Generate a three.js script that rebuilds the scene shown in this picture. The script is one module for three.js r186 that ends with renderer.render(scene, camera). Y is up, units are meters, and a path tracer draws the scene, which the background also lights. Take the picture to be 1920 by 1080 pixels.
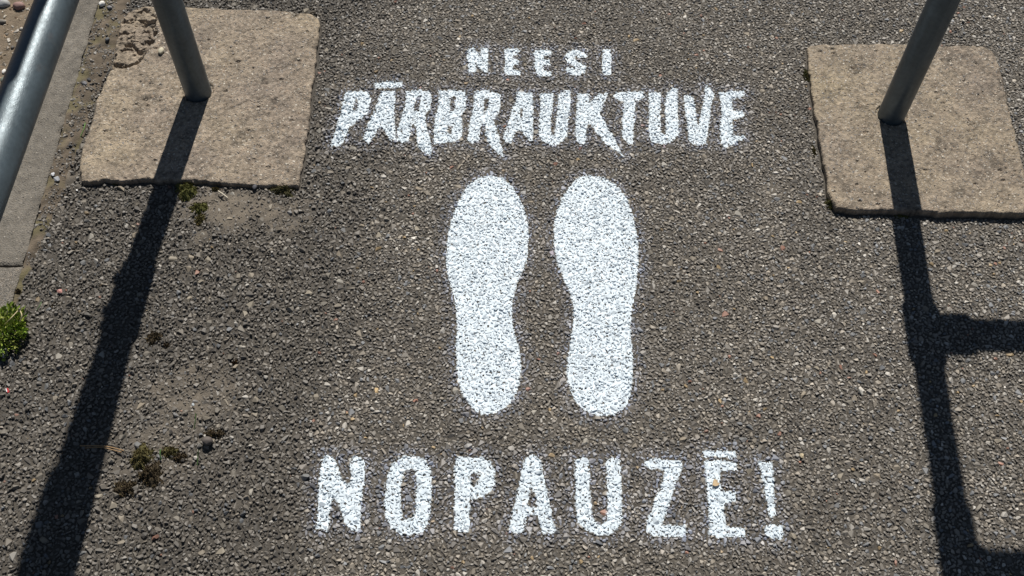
import * as THREE from 'three';
import { ConvexGeometry } from 'three/addons/geometries/ConvexGeometry.js';
import { ImprovedNoise } from 'three/addons/math/ImprovedNoise.js';
import { mergeGeometries, mergeVertices } from 'three/addons/utils/BufferGeometryUtils.js';

// ---------------------------------------------------------------- camera, sky, sun, exposure
const D = Math.PI / 180;
const scene = new THREE.Scene();
const FPX = 1950, PITCH = 56.4 * D, ROLL = 1.2 * D, CAMH = 1.65;
const camera = new THREE.PerspectiveCamera(2 * Math.atan(540 / FPX) / D, 16 / 9, 0.05, 400);
camera.position.set(0, CAMH, 0);
camera.rotation.order = 'YXZ';
camera.rotation.set(-PITCH, 0, ROLL);
camera.updateMatrixWorld(true);
scene.add(camera);

const SUN_EL = 48.7 * D, SH_AZ = -3.8 * D;                 // shadows fall towards (sin, cos) of SH_AZ in x, z
const sunDir = new THREE.Vector3(-Math.sin(SH_AZ) * Math.cos(SUN_EL), Math.sin(SUN_EL), -Math.cos(SH_AZ) * Math.cos(SUN_EL));
// clear blue sky: paler towards the horizon and round the sun
const SKW = 256, SKH = 128, skyData = new Float32Array(SKW * SKH * 4);
for (let j = 0; j < SKH; j++) for (let i = 0; i < SKW; i++) {
  const th = (0.5 - (j + 0.5) / SKH) * -Math.PI, ph = ((i + 0.5) / SKW - 0.5) * 2 * Math.PI, cy = Math.cos(th);
  const v = new THREE.Vector3(Math.cos(ph) * cy, Math.sin(th), Math.sin(ph) * cy), h = Math.max(0, v.y);
  const g = Math.pow(1 - h, 3), halo = 0.10 * Math.exp(-v.angleTo(sunDir) / 0.28);
  const k = (j * SKW + i) * 4;
  skyData[k] = 0.048 + 0.085 * g + halo; skyData[k + 1] = 0.074 + 0.085 * g + halo * 0.97; skyData[k + 2] = 0.122 + 0.088 * g + halo * 0.92; skyData[k + 3] = 1;
}
const skyTex = new THREE.DataTexture(skyData, SKW, SKH, THREE.RGBAFormat, THREE.FloatType);
skyTex.mapping = THREE.EquirectangularReflectionMapping; skyTex.magFilter = skyTex.minFilter = THREE.LinearFilter; skyTex.needsUpdate = true;
scene.background = skyTex; scene.environment = skyTex;
const sun = new THREE.DirectionalLight(new THREE.Color().setRGB(1, 0.95, 0.88), 4.95);
sun.position.copy(sunDir).multiplyScalar(12);
sun.castShadow = true;
sun.shadow.mapSize.set(4096, 4096);
Object.assign(sun.shadow.camera, { left: -4, right: 4, top: 4, bottom: -4, near: 1, far: 30 });
scene.add(sun, sun.target);
const renderer = new THREE.WebGLRenderer({ antialias: true });
renderer.toneMapping = THREE.LinearToneMapping;
renderer.toneMappingExposure = 1.12;
renderer.shadowMap.enabled = true;
renderer.outputColorSpace = THREE.SRGBColorSpace;

// ---------------------------------------------------------------- helpers
let seed = 20240611;
const rnd = () => { seed = (seed + 0x6D2B79F5) | 0; let t = Math.imul(seed ^ (seed >>> 15), 1 | seed); t = (t + Math.imul(t ^ (t >>> 7), 61 | t)) ^ t; return ((t ^ (t >>> 14)) >>> 0) / 4294967296; };
const rr = (a, b) => a + (b - a) * rnd();
const gauss = () => (rnd() + rnd() + rnd() + rnd() - 2) * 1.22;
const IN = new ImprovedNoise();
const N3 = (x, y, z = 0) => IN.noise(x + 31.7, y + 17.3, z + 5.1);
const fbm = (x0, y0, z, o = 4) => { const x = x0 * .829 - y0 * .559, y = x0 * .559 + y0 * .829; let s = 0, a = 1, f = 1, t = 0; for (let i = 0; i < o; i++) { s += a * N3(x * f, y * f, z + i * 7.7); t += a; a *= 0.5; f *= 2.03; } return s / t; };
const clamp = (v, a = 0, b = 1) => Math.min(b, Math.max(a, v));
const sst = (a, b, x) => { const t = clamp((x - a) / (b - a)); return t * t * (3 - 2 * t); };
const mix = (a, b, t) => a + (b - a) * t;
const cm = camera.matrixWorld.elements;
// photo pixel -> point on the horizontal plane at height y
function gp(px, py, y = 0) {
  const a = (px - 960) / FPX, b = -(py - 540) / FPX;
  const d = [0, 1, 2].map(i => a * cm[i] + b * cm[4 + i] - cm[8 + i]);
  const t = (y - CAMH) / d[1];
  return [d[0] * t, d[2] * t];
}
const names = {};
const numbered = n => { const k = names[n] = (names[n] ?? -1) + 1; return k ? n + '_' + String(k).padStart(3, '0') : n; };
function tag(o, label, category, group, kind) { Object.assign(o.userData, { label, category }); if (group) o.userData.group = group; if (kind) o.userData.kind = kind; return o; }
function part(name, geo, mat, parent) { const m = new THREE.Mesh(geo, mat); m.name = name; m.castShadow = m.receiveShadow = true; parent.add(m); return m; }
function thing(name, geo, mat) { const m = new THREE.Mesh(geo, mat); m.name = numbered(name); m.castShadow = m.receiveShadow = true; scene.add(m); return m; }
function group(name, x = 0, y = 0, z = 0) { const g = new THREE.Group(); g.name = numbered(name); g.position.set(x, y, z); scene.add(g); return g; }
function tex(w, h, fn, srgb = false) {
  const d = new Uint8Array(w * h * 4);
  for (let j = 0; j < h; j++) for (let i = 0; i < w; i++) { const c = fn(i, j); const k = (j * w + i) * 4; d[k] = clamp(c[0]) * 255; d[k + 1] = clamp(c[1]) * 255; d[k + 2] = clamp(c[2]) * 255; d[k + 3] = 255; }
  const t = new THREE.DataTexture(d, w, h); t.wrapS = t.wrapT = THREE.MirroredRepeatWrapping; t.magFilter = THREE.LinearFilter; t.minFilter = THREE.LinearMipmapLinearFilter; t.generateMipmaps = true; if (srgb) t.colorSpace = THREE.SRGBColorSpace; t.needsUpdate = true; return t;
}
const enc = v => v <= 0.0031308 ? 12.92 * v : 1.055 * Math.pow(v, 1 / 2.4) - 0.055;   // linear -> sRGB for colour maps
const inPoly = (P, x, z) => { let c = false; for (let i = 0, j = P.length - 1; i < P.length; j = i++) if ((P[i][1] > z) !== (P[j][1] > z) && x < (P[j][0] - P[i][0]) * (z - P[i][1]) / (P[j][1] - P[i][1]) + P[i][0]) c = !c; return c; };
function segD(P, x, z) { let m = 1e9; for (let i = 0, j = P.length - 1; i < P.length; j = i++) { const ax = P[j][0], az = P[j][1], bx = P[i][0] - ax, bz = P[i][1] - az; const t = clamp(((x - ax) * bx + (z - az) * bz) / (bx * bx + bz * bz + 1e-12)); const dx = x - ax - bx * t, dz = z - az - bz * t; m = Math.min(m, dx * dx + dz * dz); } return Math.sqrt(m); }
const std = (o) => new THREE.MeshStandardMaterial(o);
const lin = (r, g, b) => new THREE.Color().setRGB(r, g, b);
const up = new THREE.Vector3(0, 1, 0);

// ---------------------------------------------------------------- layout read from the photograph
// kerb: its right-hand edge, as a straight line on the ground
const K0 = gp(185, 0, 0.004), K1 = gp(21, 567, 0.004);
const kd = (() => { const x = K1[0] - K0[0], z = K1[1] - K0[1], l = Math.hypot(x, z); return [x / l, z / l]; })();
const kerbSide = (x, z) => -(kd[0] * (z - K0[1]) - kd[1] * (x - K0[0])) * -1;   // > 0 on one side
const kSign = Math.sign(kerbSide(0, -1));
const kerbDist = (x, z) => kSign * kerbSide(x, z);       // metres to the right of the kerb's edge
const KERBW = 0.085;
// slabs, four traced edges each
const zm = (ox, oy, s, y) => a => a.map(([u, v]) => gp(ox + u / s, oy + v / s, y));
const sL = zm(0, 0, 2.7, 0.009), sR = zm(1480, 0, 2.4545, 0.012);
const slabL = {
  top: sL([[640, 60], [690, 36], [740, 28], [800, 28], [960, 32], [1150, 40], [1300, 45], [1450, 50], [1560, 60], [1612, 84]]),
  right: sL([[1612, 84], [1615, 130], [1606, 230], [1592, 350], [1572, 500], [1563, 600], [1554, 690], [1536, 715], [1545, 760], [1526, 850], [1508, 938]]),
  bottom: sL([[414, 922], [450, 926], [520, 910], [630, 920], [750, 905], [800, 915], [940, 912], [1000, 915], [1150, 925], [1290, 935], [1400, 937], [1508, 938]]),
  left: sL([[640, 60], [610, 110], [592, 180], [582, 250], [562, 350], [520, 440], [482, 520], [468, 600], [440, 680], [412, 780], [405, 850], [408, 895], [414, 922]]),
};
const slabR = {
  top: sR([[85, 215], [98, 203], [130, 198], [250, 193], [400, 192], [540, 193], [700, 200], [850, 199], [905, 206], [930, 220]]),
  right: sR([[930, 220], [952, 248], [972, 295], [990, 370], [1005, 450], [1025, 550], [1040, 610], [1058, 690], [1078, 780], [1096, 880], [1118, 985]]),
  bottom: sR([[215, 962], [300, 970], [450, 971], [600, 975], [700, 984], [850, 981], [1000, 986], [1118, 985]]),
  left: sR([[85, 215], [90, 290], [100, 370], [115, 480], [134, 610], [150, 700], [166, 790], [182, 890], [202, 935], [215, 962]]),
};
const loop = s => [...s.top, ...s.right.slice(1), ...[...s.bottom].reverse().slice(1), ...[...s.left].reverse().slice(1, -1)];
slabL.loop = loop(slabL); slabR.loop = loop(slabR);
// region weights on the asphalt
const coarse = (x, z) => sst(-0.18, -0.45, x + 0.16 * fbm(x * 3, z * 3, 2, 2));
const dustSpots = [[430, 385, 0.11, .9], [520, 395, 0.08, .8], [360, 745, 0.1, .6], [300, 850, .09, .45], [640, 160, 0.05, .4], [1460, 360, .05, .3], [110, 330, .05, .7]].map(([a, b, r, w]) => [...gp(a, b), r, w]);
const dust = (x, z) => { let s = 0; for (const [a, b, r, w] of dustSpots) { const q = Math.hypot((x - a), (z - b) * 1.15) / r; if (q < 1.6) s = Math.max(s, w * sst(1.35, 0.2, q + 1.3 * fbm(x * 26, z * 26, 4, 4) + .25)); } return s; };
const groundY = (x, z) => { const c = coarse(x, z); return 0.004 * fbm(x * 2.2, z * 2.2, 1, 2) + mix(0.0014, 0.0036, c) * fbm(x * 14, z * 14, 3, 2) + mix(.0016, .0055, c) * fbm(x * 52, z * 52, 7, 2); };
const sheetY = (x, z) => groundY(x, z) - mix(mix(0.0024, 0.0031, coarse(x, z)), 0.0004, dust(x, z));
// ragged border between the dirt beside the kerb and the asphalt (metres from the kerb edge)
const stripW = (x, z) => { const t = clamp((z - gp(150, 120)[1]) / (gp(60, 540)[1] - gp(150, 120)[1]), -1, 1.6); return mix(0.062, 0.012, clamp(t)) + (t < 0 ? 0.02 * -t : 0) + 0.016 * fbm(x * 14, z * 14, 9, 3) - (t > 1 ? (t - 1) * 0.08 : 0); };

// ---------------------------------------------------------------- painted letters and soles, traced in zoomed crops
const ZA = zm(600, 80, 4.911), ZB = zm(860, 80, 4.911), ZC = zm(1130, 80, 4.911), ZD = zm(570, 830, 5.684), ZE = zm(820, 830, 5.684), ZF = zm(1050, 830, 5.684), ZG = zm(1260, 830, 5.684), ZS = zm(800, 300, 2.159);
const marks = [];
const mark = (owner, name, Z, outs, holes = [], wob = 1) => { const O = outs.map(Z), H = holes.map(Z); const all = O.flat(); const xs = all.map(p => p[0]), zs = all.map(p => p[1]); marks.push({ owner, name, O, H, wob, box: [Math.min(...xs), Math.max(...xs), Math.min(...zs), Math.max(...zs)], pos: [], col: [] }); };
mark('neesi', 'letter_n', ZB, [[[85, 60], [140, 40], [160, 90], [200, 130], [210, 45], [265, 50], [265, 150], [260, 260], [235, 275], [205, 240], [165, 190], [150, 180], [150, 260], [95, 270], [90, 180], [75, 140]]], [], 1.2);
mark('neesi', 'letter_e', ZB, [[[425, 65], [530, 55], [560, 72], [540, 100], [492, 112], [490, 152], [545, 156], [545, 190], [488, 205], [495, 245], [565, 268], [560, 295], [440, 290], [420, 250], [435, 190], [428, 130]]], [], 1.2);
mark('neesi', 'letter_e', ZB, [[[690, 90], [740, 65], [850, 75], [848, 108], [775, 122], [770, 158], [832, 160], [832, 194], [770, 208], [778, 255], [852, 272], [840, 305], [740, 302], [712, 260], [700, 200], [706, 140]]], [], 1.2);
mark('neesi', 'letter_s', ZB, [[[1010, 90], [1080, 65], [1140, 90], [1175, 130], [1110, 140], [1080, 110], [1060, 150], [1100, 180], [1165, 220], [1160, 270], [1100, 298], [1040, 292], [980, 250], [1000, 225], [1070, 250], [1080, 230], [1000, 170], [975, 130]]], [], 1.2);
mark('neesi', 'letter_i', ZC, [[[0, 65], [60, 60], [75, 120], [70, 200], [72, 285], [30, 295], [0, 270]]], [], 1.1);
mark('parbrauktuve', 'letter_p', ZA, [[[230, 455], [330, 435], [430, 440], [465, 500], [450, 600], [430, 660], [340, 720], [270, 780], [235, 860], [205, 930], [150, 960], [95, 945], [120, 860], [150, 760], [185, 650], [205, 540]]], [[[335, 505], [315, 560], [290, 625], [335, 615], [350, 550]]]);
mark('parbrauktuve', 'letter_a_with_macron', ZA, [[[560, 440], [690, 440], [690, 520], [680, 640], [690, 760], [690, 890], [640, 890], [590, 800], [560, 775], [520, 790], [490, 870], [450, 940], [395, 890], [410, 830], [450, 720], [490, 640], [520, 560], [540, 490]], [[495, 360], [620, 350], [760, 355], [750, 400], [640, 415], [510, 410]]]);
mark('parbrauktuve', 'letter_r', ZA, [[[790, 435], [900, 430], [1010, 440], [1025, 520], [1010, 610], [970, 650], [980, 760], [1010, 870], [1030, 960], [1025, 1035], [960, 1010], [900, 960], [890, 860], [880, 770], [850, 740], [830, 800], [815, 900], [760, 920], [700, 890], [710, 790], [745, 680], [780, 560]]], [[[880, 495], [922, 485], [918, 560], [902, 625], [862, 615]]]);
mark('parbrauktuve', 'letter_b', ZA, [[[1090, 440], [1200, 430], [1330, 440], [1345, 520], [1340, 600], [1300, 660], [1310, 740], [1310, 860], [1250, 900], [1120, 920], [1045, 930], [1045, 800], [1060, 680], [1090, 560]]], [[[1196, 485], [1248, 495], [1238, 615], [1196, 625]], [[1178, 755], [1214, 765], [1204, 835], [1172, 835]]]);
mark('parbrauktuve', 'letter_r', ZB, [[[145, 440], [260, 430], [380, 470], [385, 560], [370, 640], [320, 700], [350, 780], [370, 880], [405, 980], [405, 1040], [340, 1000], [280, 930], [250, 860], [240, 760], [215, 740], [195, 800], [185, 890], [120, 920], [75, 900], [90, 800], [100, 720], [130, 600], [140, 520]]], [[[232, 515], [278, 505], [264, 595], [232, 645]]]);
mark('parbrauktuve', 'letter_a', ZB, [[[530, 450], [680, 460], [685, 600], [685, 760], [680, 910], [640, 890], [590, 820], [560, 800], [520, 820], [480, 920], [430, 920], [405, 870], [430, 790], [470, 690], [490, 600], [530, 520]]], [[[566, 600], [590, 610], [586, 675], [562, 680]]]);
mark('parbrauktuve', 'letter_u', ZB, [[[740, 470], [870, 460], [865, 560], [850, 700], [850, 830], [880, 850], [890, 760], [905, 620], [915, 470], [990, 430], [1030, 440], [1025, 600], [1005, 740], [1000, 860], [930, 920], [850, 940], [770, 900], [735, 840], [740, 700], [755, 560]]]);
mark('parbrauktuve', 'letter_k', ZB, [[[1095, 465], [1200, 465], [1205, 565], [1250, 490], [1320, 462], [1371, 460], [1340, 550], [1300, 650], [1350, 740], [1430, 870], [1516, 1045], [1490, 1025], [1360, 930], [1270, 830], [1215, 740], [1185, 760], [1170, 860], [1165, 930], [1110, 930], [1070, 860], [1075, 740], [1085, 600]]]);
mark('parbrauktuve', 'letter_t', ZC, [[[90, 480], [130, 450], [380, 445], [380, 510], [300, 540], [295, 640], [285, 760], [275, 930], [235, 935], [175, 860], [175, 760], [185, 640], [190, 540], [140, 530]]]);
mark('parbrauktuve', 'letter_u', ZC, [[[420, 455], [530, 455], [535, 560], [530, 700], [530, 830], [580, 840], [575, 700], [570, 560], [590, 470], [640, 405], [690, 420], [690, 560], [695, 700], [700, 840], [640, 910], [540, 930], [450, 910], [420, 830], [425, 640]]]);
mark('parbrauktuve', 'letter_v', ZC, [[[745, 475], [830, 500], [850, 580], [865, 680], [875, 760], [895, 680], [920, 570], [935, 480], [935, 410], [965, 380], [1000, 430], [1030, 470], [1000, 560], [985, 700], [965, 830], [950, 930], [850, 945], [790, 900], [780, 800], [765, 700], [750, 600]]]);
mark('parbrauktuve', 'letter_e', ZC, [[[1060, 450], [1180, 440], [1300, 440], [1305, 485], [1260, 500], [1190, 520], [1200, 620], [1290, 625], [1310, 660], [1270, 690], [1195, 710], [1200, 850], [1315, 855], [1300, 880], [1200, 930], [1130, 965], [1085, 920], [1075, 800], [1095, 640], [1085, 530]]]);
mark('nopauze', 'letter_n', ZD, [[[180, 150], [240, 120], [320, 160], [345, 200], [370, 290], [400, 370], [440, 430], [490, 430], [500, 330], [480, 240], [510, 150], [560, 130], [640, 170], [645, 280], [640, 400], [620, 520], [610, 650], [600, 760], [600, 900], [560, 930], [500, 920], [440, 860], [400, 760], [370, 650], [310, 580], [290, 640], [270, 760], [265, 880], [240, 940], [160, 920], [110, 900], [140, 780], [140, 620], [150, 440], [165, 300]]]);
mark('nopauze', 'letter_o', ZD, [[[1000, 160], [1070, 130], [1200, 135], [1290, 180], [1350, 270], [1365, 400], [1355, 560], [1345, 720], [1320, 850], [1260, 940], [1150, 975], [1020, 970], [930, 900], [870, 800], [855, 650], [860, 480], [885, 320], [930, 220]]], [[[1060, 300], [1150, 270], [1190, 330], [1195, 480], [1185, 620], [1180, 740], [1130, 800], [1060, 810], [1035, 720], [1030, 560], [1035, 420]]]);
mark('nopauze', 'letter_p', ZE, [[[195, 150], [330, 145], [480, 150], [560, 190], [610, 280], [615, 400], [590, 490], [510, 550], [400, 600], [350, 600], [340, 720], [340, 850], [330, 940], [240, 950], [170, 930], [175, 800], [180, 640], [180, 480], [180, 300]]], [[[350, 315], [425, 312], [448, 390], [405, 448], [354, 448]]]);
mark('nopauze', 'letter_a', ZE, [[[930, 170], [1000, 120], [1080, 150], [1110, 220], [1130, 380], [1170, 520], [1200, 680], [1230, 820], [1265, 930], [1240, 965], [1130, 970], [1095, 900], [1080, 800], [1040, 760], [960, 775], [930, 840], [915, 930], [880, 965], [800, 960], [755, 910], [790, 800], [820, 650], [860, 470], [890, 300]]], [[[990, 485], [1042, 550], [1062, 685], [1000, 685], [955, 655], [972, 560]]]);
mark('nopauze', 'letter_u', ZF, [[[160, 180], [230, 155], [310, 170], [310, 280], [320, 420], [330, 600], [340, 780], [370, 840], [440, 860], [500, 820], [505, 680], [500, 500], [490, 300], [485, 180], [560, 150], [640, 175], [645, 300], [655, 480], [660, 680], [660, 840], [610, 920], [520, 980], [400, 985], [280, 930], [180, 850], [165, 700], [160, 500], [155, 300]]]);
mark('nopauze', 'letter_z', ZF, [[[905, 190], [1020, 160], [1150, 175], [1290, 180], [1305, 260], [1270, 350], [1220, 470], [1180, 600], [1140, 710], [1110, 800], [1080, 870], [1200, 875], [1330, 880], [1350, 960], [1300, 1000], [1150, 995], [1000, 990], [920, 950], [920, 830], [970, 730], [1010, 600], [1060, 480], [1100, 370], [1110, 300], [1060, 275], [950, 280], [900, 240]]]);
mark('nopauze', 'letter_e_with_macron', ZG, [[[340, 195], [450, 175], [600, 190], [690, 210], [685, 280], [600, 290], [510, 300], [515, 400], [530, 510], [670, 520], [675, 630], [570, 640], [545, 690], [560, 780], [570, 890], [680, 890], [775, 915], [775, 1000], [620, 1000], [480, 1015], [390, 970], [390, 850], [385, 680], [370, 520], [355, 350]], [[325, 85], [450, 75], [670, 80], [690, 150], [600, 160], [430, 140], [350, 155], [330, 120]]]);
mark('nopauze', 'exclamation_mark', ZG, [[[920, 190], [1075, 200], [1075, 300], [1085, 450], [1090, 620], [1095, 760], [1070, 810], [1030, 790], [1010, 650], [980, 480], [945, 340]], [[1000, 870], [1100, 865], [1180, 880], [1190, 960], [1160, 1030], [1080, 1020], [1000, 990], [985, 930]]]);
mark('sole_a', 'footprint', ZS, [[[250, 58], [310, 70], [345, 100], [375, 150], [400, 210], [412, 270], [410, 350], [405, 410], [380, 460], [360, 520], [345, 580], [345, 640], [355, 700], [375, 760], [382, 830], [375, 900], [355, 960], [320, 1000], [270, 1025], [220, 1030], [185, 1005], [150, 960], [125, 900], [118, 830], [118, 760], [122, 690], [120, 620], [110, 560], [90, 490], [78, 420], [80, 340], [95, 250], [125, 170], [160, 110], [205, 70]]]);
mark('sole_b', 'footprint', ZS, [[[650, 58], [610, 70], [575, 105], [545, 155], [525, 210], [513, 280], [515, 350], [530, 420], [555, 480], [580, 540], [595, 600], [592, 660], [580, 730], [570, 800], [565, 870], [580, 930], [605, 985], [650, 1020], [700, 1035], [760, 1030], [800, 1000], [825, 950], [835, 880], [835, 800], [828, 730], [825, 660], [832, 590], [845, 520], [857, 440], [858, 360], [850, 290], [835, 220], [810, 150], [770, 100], [720, 68]]]);
// signed distance (positive inside) to one mark, and the nearest mark of a point
function markD(m, x, z) { let d = -1; let inside = false, dist = 1; for (const P of m.O) { dist = Math.min(dist, segD(P, x, z)); if (inPoly(P, x, z)) inside = true; } for (const P of m.H) { dist = Math.min(dist, segD(P, x, z)); if (inPoly(P, x, z)) inside = false; } return (inside ? dist : -dist) + (m.owner === 'neesi' ? .0017 : 0); }
function nearMark(x, z, pad = 0.03) { let best = null, bd = -pad; for (const m of marks) { const b = m.box; if (x < b[0] - pad || x > b[1] + pad || z < b[2] - pad || z > b[3] + pad) continue; const d = markD(m, x, z); if (d > bd) { bd = d; best = m; } } return best ? [best, bd] : null; }
const edgeNoise = (x, z) => 0.0042 * fbm(x * 150, z * 150, 6, 2);

// ---------------------------------------------------------------- ground: soil plain, asphalt sheet, kerb, dirt
const soilMap = tex(512, 512, (i, j) => { const u = i / 512, v = j / 512; const n = fbm(u * 24, v * 24, 1, 4), f = fbm(u * 110, v * 110, 2, 2); const b = 0.155 * (1 + 0.5 * n + 0.45 * f); return [enc(b * 1.12), enc(b * 0.9), enc(b * 0.66)]; }, true);
const soilMat = std({ map: soilMap, bumpMap: tex(512, 512, (i, j) => { const v = 0.5 + 0.5 * fbm(i / 512 * 90, j / 512 * 90, 3, 3); return [v, v, v]; }), bumpScale: 0.004, roughness: 1 });
{
  const g = new THREE.PlaneGeometry(160, 160, 8, 8).rotateX(-Math.PI / 2); const uv = g.attributes.uv; for (let i = 0; i < uv.count; i++) uv.setXY(i, uv.getX(i) * 200, uv.getY(i) * 200);
  const m = thing('ground', g, soilMat); m.position.y = -0.06; m.userData = { kind: 'structure' };
}
// generic height-field grid from coordinate lists
function field(us, vs, f, col) {
  const P = [], C = [], U = [], I = []; const nu = us.length, nv = vs.length;
  for (let j = 0; j < nv; j++) for (let i = 0; i < nu; i++) { const p = f(us[i], vs[j]); P.push(...p); U.push(p[0], p[2]); if (col) C.push(...col(p[0], p[2])); }
  for (let j = 0; j < nv - 1; j++) for (let i = 0; i < nu - 1; i++) { const a = j * nu + i; I.push(a, a + nu, a + 1, a + 1, a + nu, a + nu + 1); }
  const g = new THREE.BufferGeometry(); g.setAttribute('position', new THREE.Float32BufferAttribute(P, 3)); g.setAttribute('uv', new THREE.Float32BufferAttribute(U, 2)); if (col) g.setAttribute('color', new THREE.Float32BufferAttribute(C, 3)); g.setIndex(I); g.computeVertexNormals(); return g;
}
const span = (a, b, s) => { const n = Math.max(1, Math.round((b - a) / s)); return Array.from({ length: n + 1 }, (_, i) => a + (b - a) * i / n); };
const X0 = -1.45, X1 = 2.1, Z0 = -2.75, Z1 = -0.05;     // area in which the stones of the asphalt are built
const asphalt = group('asphalt_pavement'); asphalt.userData = { kind: 'structure', label: 'weathered grey-brown asphalt pavement with exposed stone chippings' };
{
  const us = [0, 0.03, ...span(0.06, 2.6, 0.009), ...span(2.9, 9, 0.6)], vs = [-9, -7, -5, -4, -3.2, ...span(-2.8, 0, 0.009), 0.3, 1, 2, 4, 6];
  // u = metres to the right of the kerb edge, v = z
  const kx = z => K0[0] + kd[0] / kd[1] * (z - K0[1]);
  const g = field(us, vs, (u, v) => { const x = kx(v) + u; return [x, sheetY(x, v), v]; }, (x, z) => {
    const d = dust(x, z), n = fbm(x * 60, z * 60, 2, 3), l = fbm(x * 5, z * 5, 8, 3);
    const a = mix(.072, .062, coarse(x, z)) * (1 + 0.6 * n + 0.35 * l);
    const b = 0.155 * (1 + 0.5 * n); const w = clamp(d * 1.1 + 0.25 * n * d);
    return [mix(a * 1.08, b * 1.02, w), mix(a * .95, b * 0.86, w), mix(a * 0.78, b * 0.66, w)];
  });
  const bm = tex(512, 512, (i, j) => { const v = 0.5 + 0.5 * fbm(i / 512 * 120, j / 512 * 120, 5, 2); return [v, v, v]; }); bm.repeat.set(3, 3);
  part('bitumen', g, std({ vertexColors: true, roughness: 0.92, bumpMap: bm, bumpScale: 0.0016 }), asphalt);
}

// ---------------------------------------------------------------- stone chippings
function hull(n, flatTop, sy) {
  const p = []; for (let i = 0; i < n; i++) { const v = new THREE.Vector3(gauss(), gauss(), gauss()).normalize(); v.multiplyScalar(rr(0.86, 1.12)); v.y = Math.min(v.y * sy, flatTop); v.y = Math.max(v.y, -0.55); p.push(v); }
  const g = new ConvexGeometry(p); g.deleteAttribute('uv'); return g;
}
const variants = Array.from({ length: 7 }, () => hull(11, 0.5, 0.9));
const gritGeo = [hull(7, 0.6, 0.9), hull(7, 0.6, 0.9)];
const stoneMat = std({ color: 0xffffff, roughness: 0.58 });
const pick = [[.56, [.162, .147, .126]], [.2, [.212, .187, .152]], [.075, [.145, .15, .155]], [.075, [.33, .31, .275]], [.004, [.26, .14, .1]], [.005, [.3, .22, .12]], [.082, [.08, .073, .063]]];
function stoneCol(x, z, big = false) {
  const co = coarse(x, z); let r = rnd(), c = pick[0][1]; if (rnd() < .55 * co) r = r * .5; for (const [w, k] of pick) { if (r < w) { c = k; break; } r -= w; }
  let s = Math.exp(0.27 * gauss()) * mix(1.1, 0.8, co) * (1 + 0.34 * fbm(x * 7, z * 7, 11, 2));
  const d = 0.6 * dust(x, z) * rnd();
  return [mix(c[0] * s, .26, d), mix(c[1] * s, .215, d), mix(c[2] * s, .165, d)];
}
const blocked = (x, z, r) => {
  if (kerbDist(x, z) < stripW(x, z) + r * 0.6) return true;
  for (const s of [slabL, slabR]) { const L = s.loop; if (inPoly(L, x, z) || segD(L, x, z) < r * 0.75 + 0.0025) return true; }
  return false;
};
const slabBox = [slabL, slabR].map(s => { const xs = s.loop.map(p => p[0]), zs = s.loop.map(p => p[1]); return [Math.min(...xs) - .03, Math.max(...xs) + .03, Math.min(...zs) - .03, Math.max(...zs) + .03]; });
const blockedFast = (x, z, r) => { const k = kerbDist(x, z); if (k < 0.15 && k < stripW(x, z) + r * 0.6) return true; for (let i = 0; i < 2; i++) { const b = slabBox[i]; if (x > b[0] && x < b[1] && z > b[2] && z < b[3]) { const L = [slabL, slabR][i].loop; if (inPoly(L, x, z) || segD(L, x, z) < r * 0.75 + 0.0025) return true; } } return false; };
const stones = [];
{
  const CS = 0.016, nx = Math.ceil((X1 - X0) / CS), nz = Math.ceil((Z1 - Z0) / CS); const cells = Array.from({ length: nx * nz }, () => []);
  const area = (X1 - X0) * (Z1 - Z0);
  for (const [a, b, per, ov] of [[.0058, .0082, 900, .86], [.0042, .0058, 9500, .82], [.003, .0042, 52000, .77], [.0018, .003, 110000, .74]]) {
    const tries = Math.round(area * per);
    for (let t = 0; t < tries; t++) {
      const x = rr(X0, X1), z = rr(Z0, Z1); let r = rr(a, b);
      const far = x > 1.55 || z < -2.25 || z > -.3 || x < -1.35;
      if (far && b < .0035) continue;
      const co = coarse(x, z); r *= mix(0.95, 1.02, co);
      const ci = ((x - X0) / CS) | 0, cj = ((z - Z0) / CS) | 0; let ok = true;
      for (let j = Math.max(0, cj - 1); ok && j <= Math.min(nz - 1, cj + 1); j++) for (let i = Math.max(0, ci - 1); ok && i <= Math.min(nx - 1, ci + 1); i++) for (const s of cells[j * nx + i]) { const dx = s.x - x, dz = s.z - z, q = ov * (s.r + r); if (dx * dx + dz * dz < q * q) { ok = false; break; } }
      if (!ok || blockedFast(x, z, r)) continue;
      const s = { x, z, r, co }; cells[cj * nx + ci].push(s); stones.push(s);
    }
  }
}
const M4 = new THREE.Matrix4(), Q = new THREE.Quaternion(), Q2 = new THREE.Quaternion(), V = new THREE.Vector3(), S = new THREE.Vector3(), EU = new THREE.Euler();
for (const s of stones) {
  const tilt = mix(14, 24, s.co) * D; EU.set(gauss() * tilt, 0, gauss() * tilt); Q2.setFromEuler(EU); Q.setFromAxisAngle(up, rnd() * 6.283).premultiply(Q2);
  const e = rr(0.78, 1.25), sy = s.r * rr(0.75, 1.05) * mix(1, 1.2, s.co); S.set(s.r * e, sy, s.r / e);
  const top = groundY(s.x, s.z) + gauss() * mix(0.0008, 0.0015, s.co) - (s.r < .003 ? .0006 : 0) - 0.0009 * dust(s.x, s.z);
  V.set(s.x, top - sy * 0.4, s.z);
  s.m = new THREE.Matrix4().compose(V, Q, S); s.c = stoneCol(s.x, s.z); s.v = (rnd() * variants.length) | 0; s.y = top;
}
const WHITE = [0.6, 0.678, 0.735];
const tmp = new THREE.Vector3();
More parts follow.
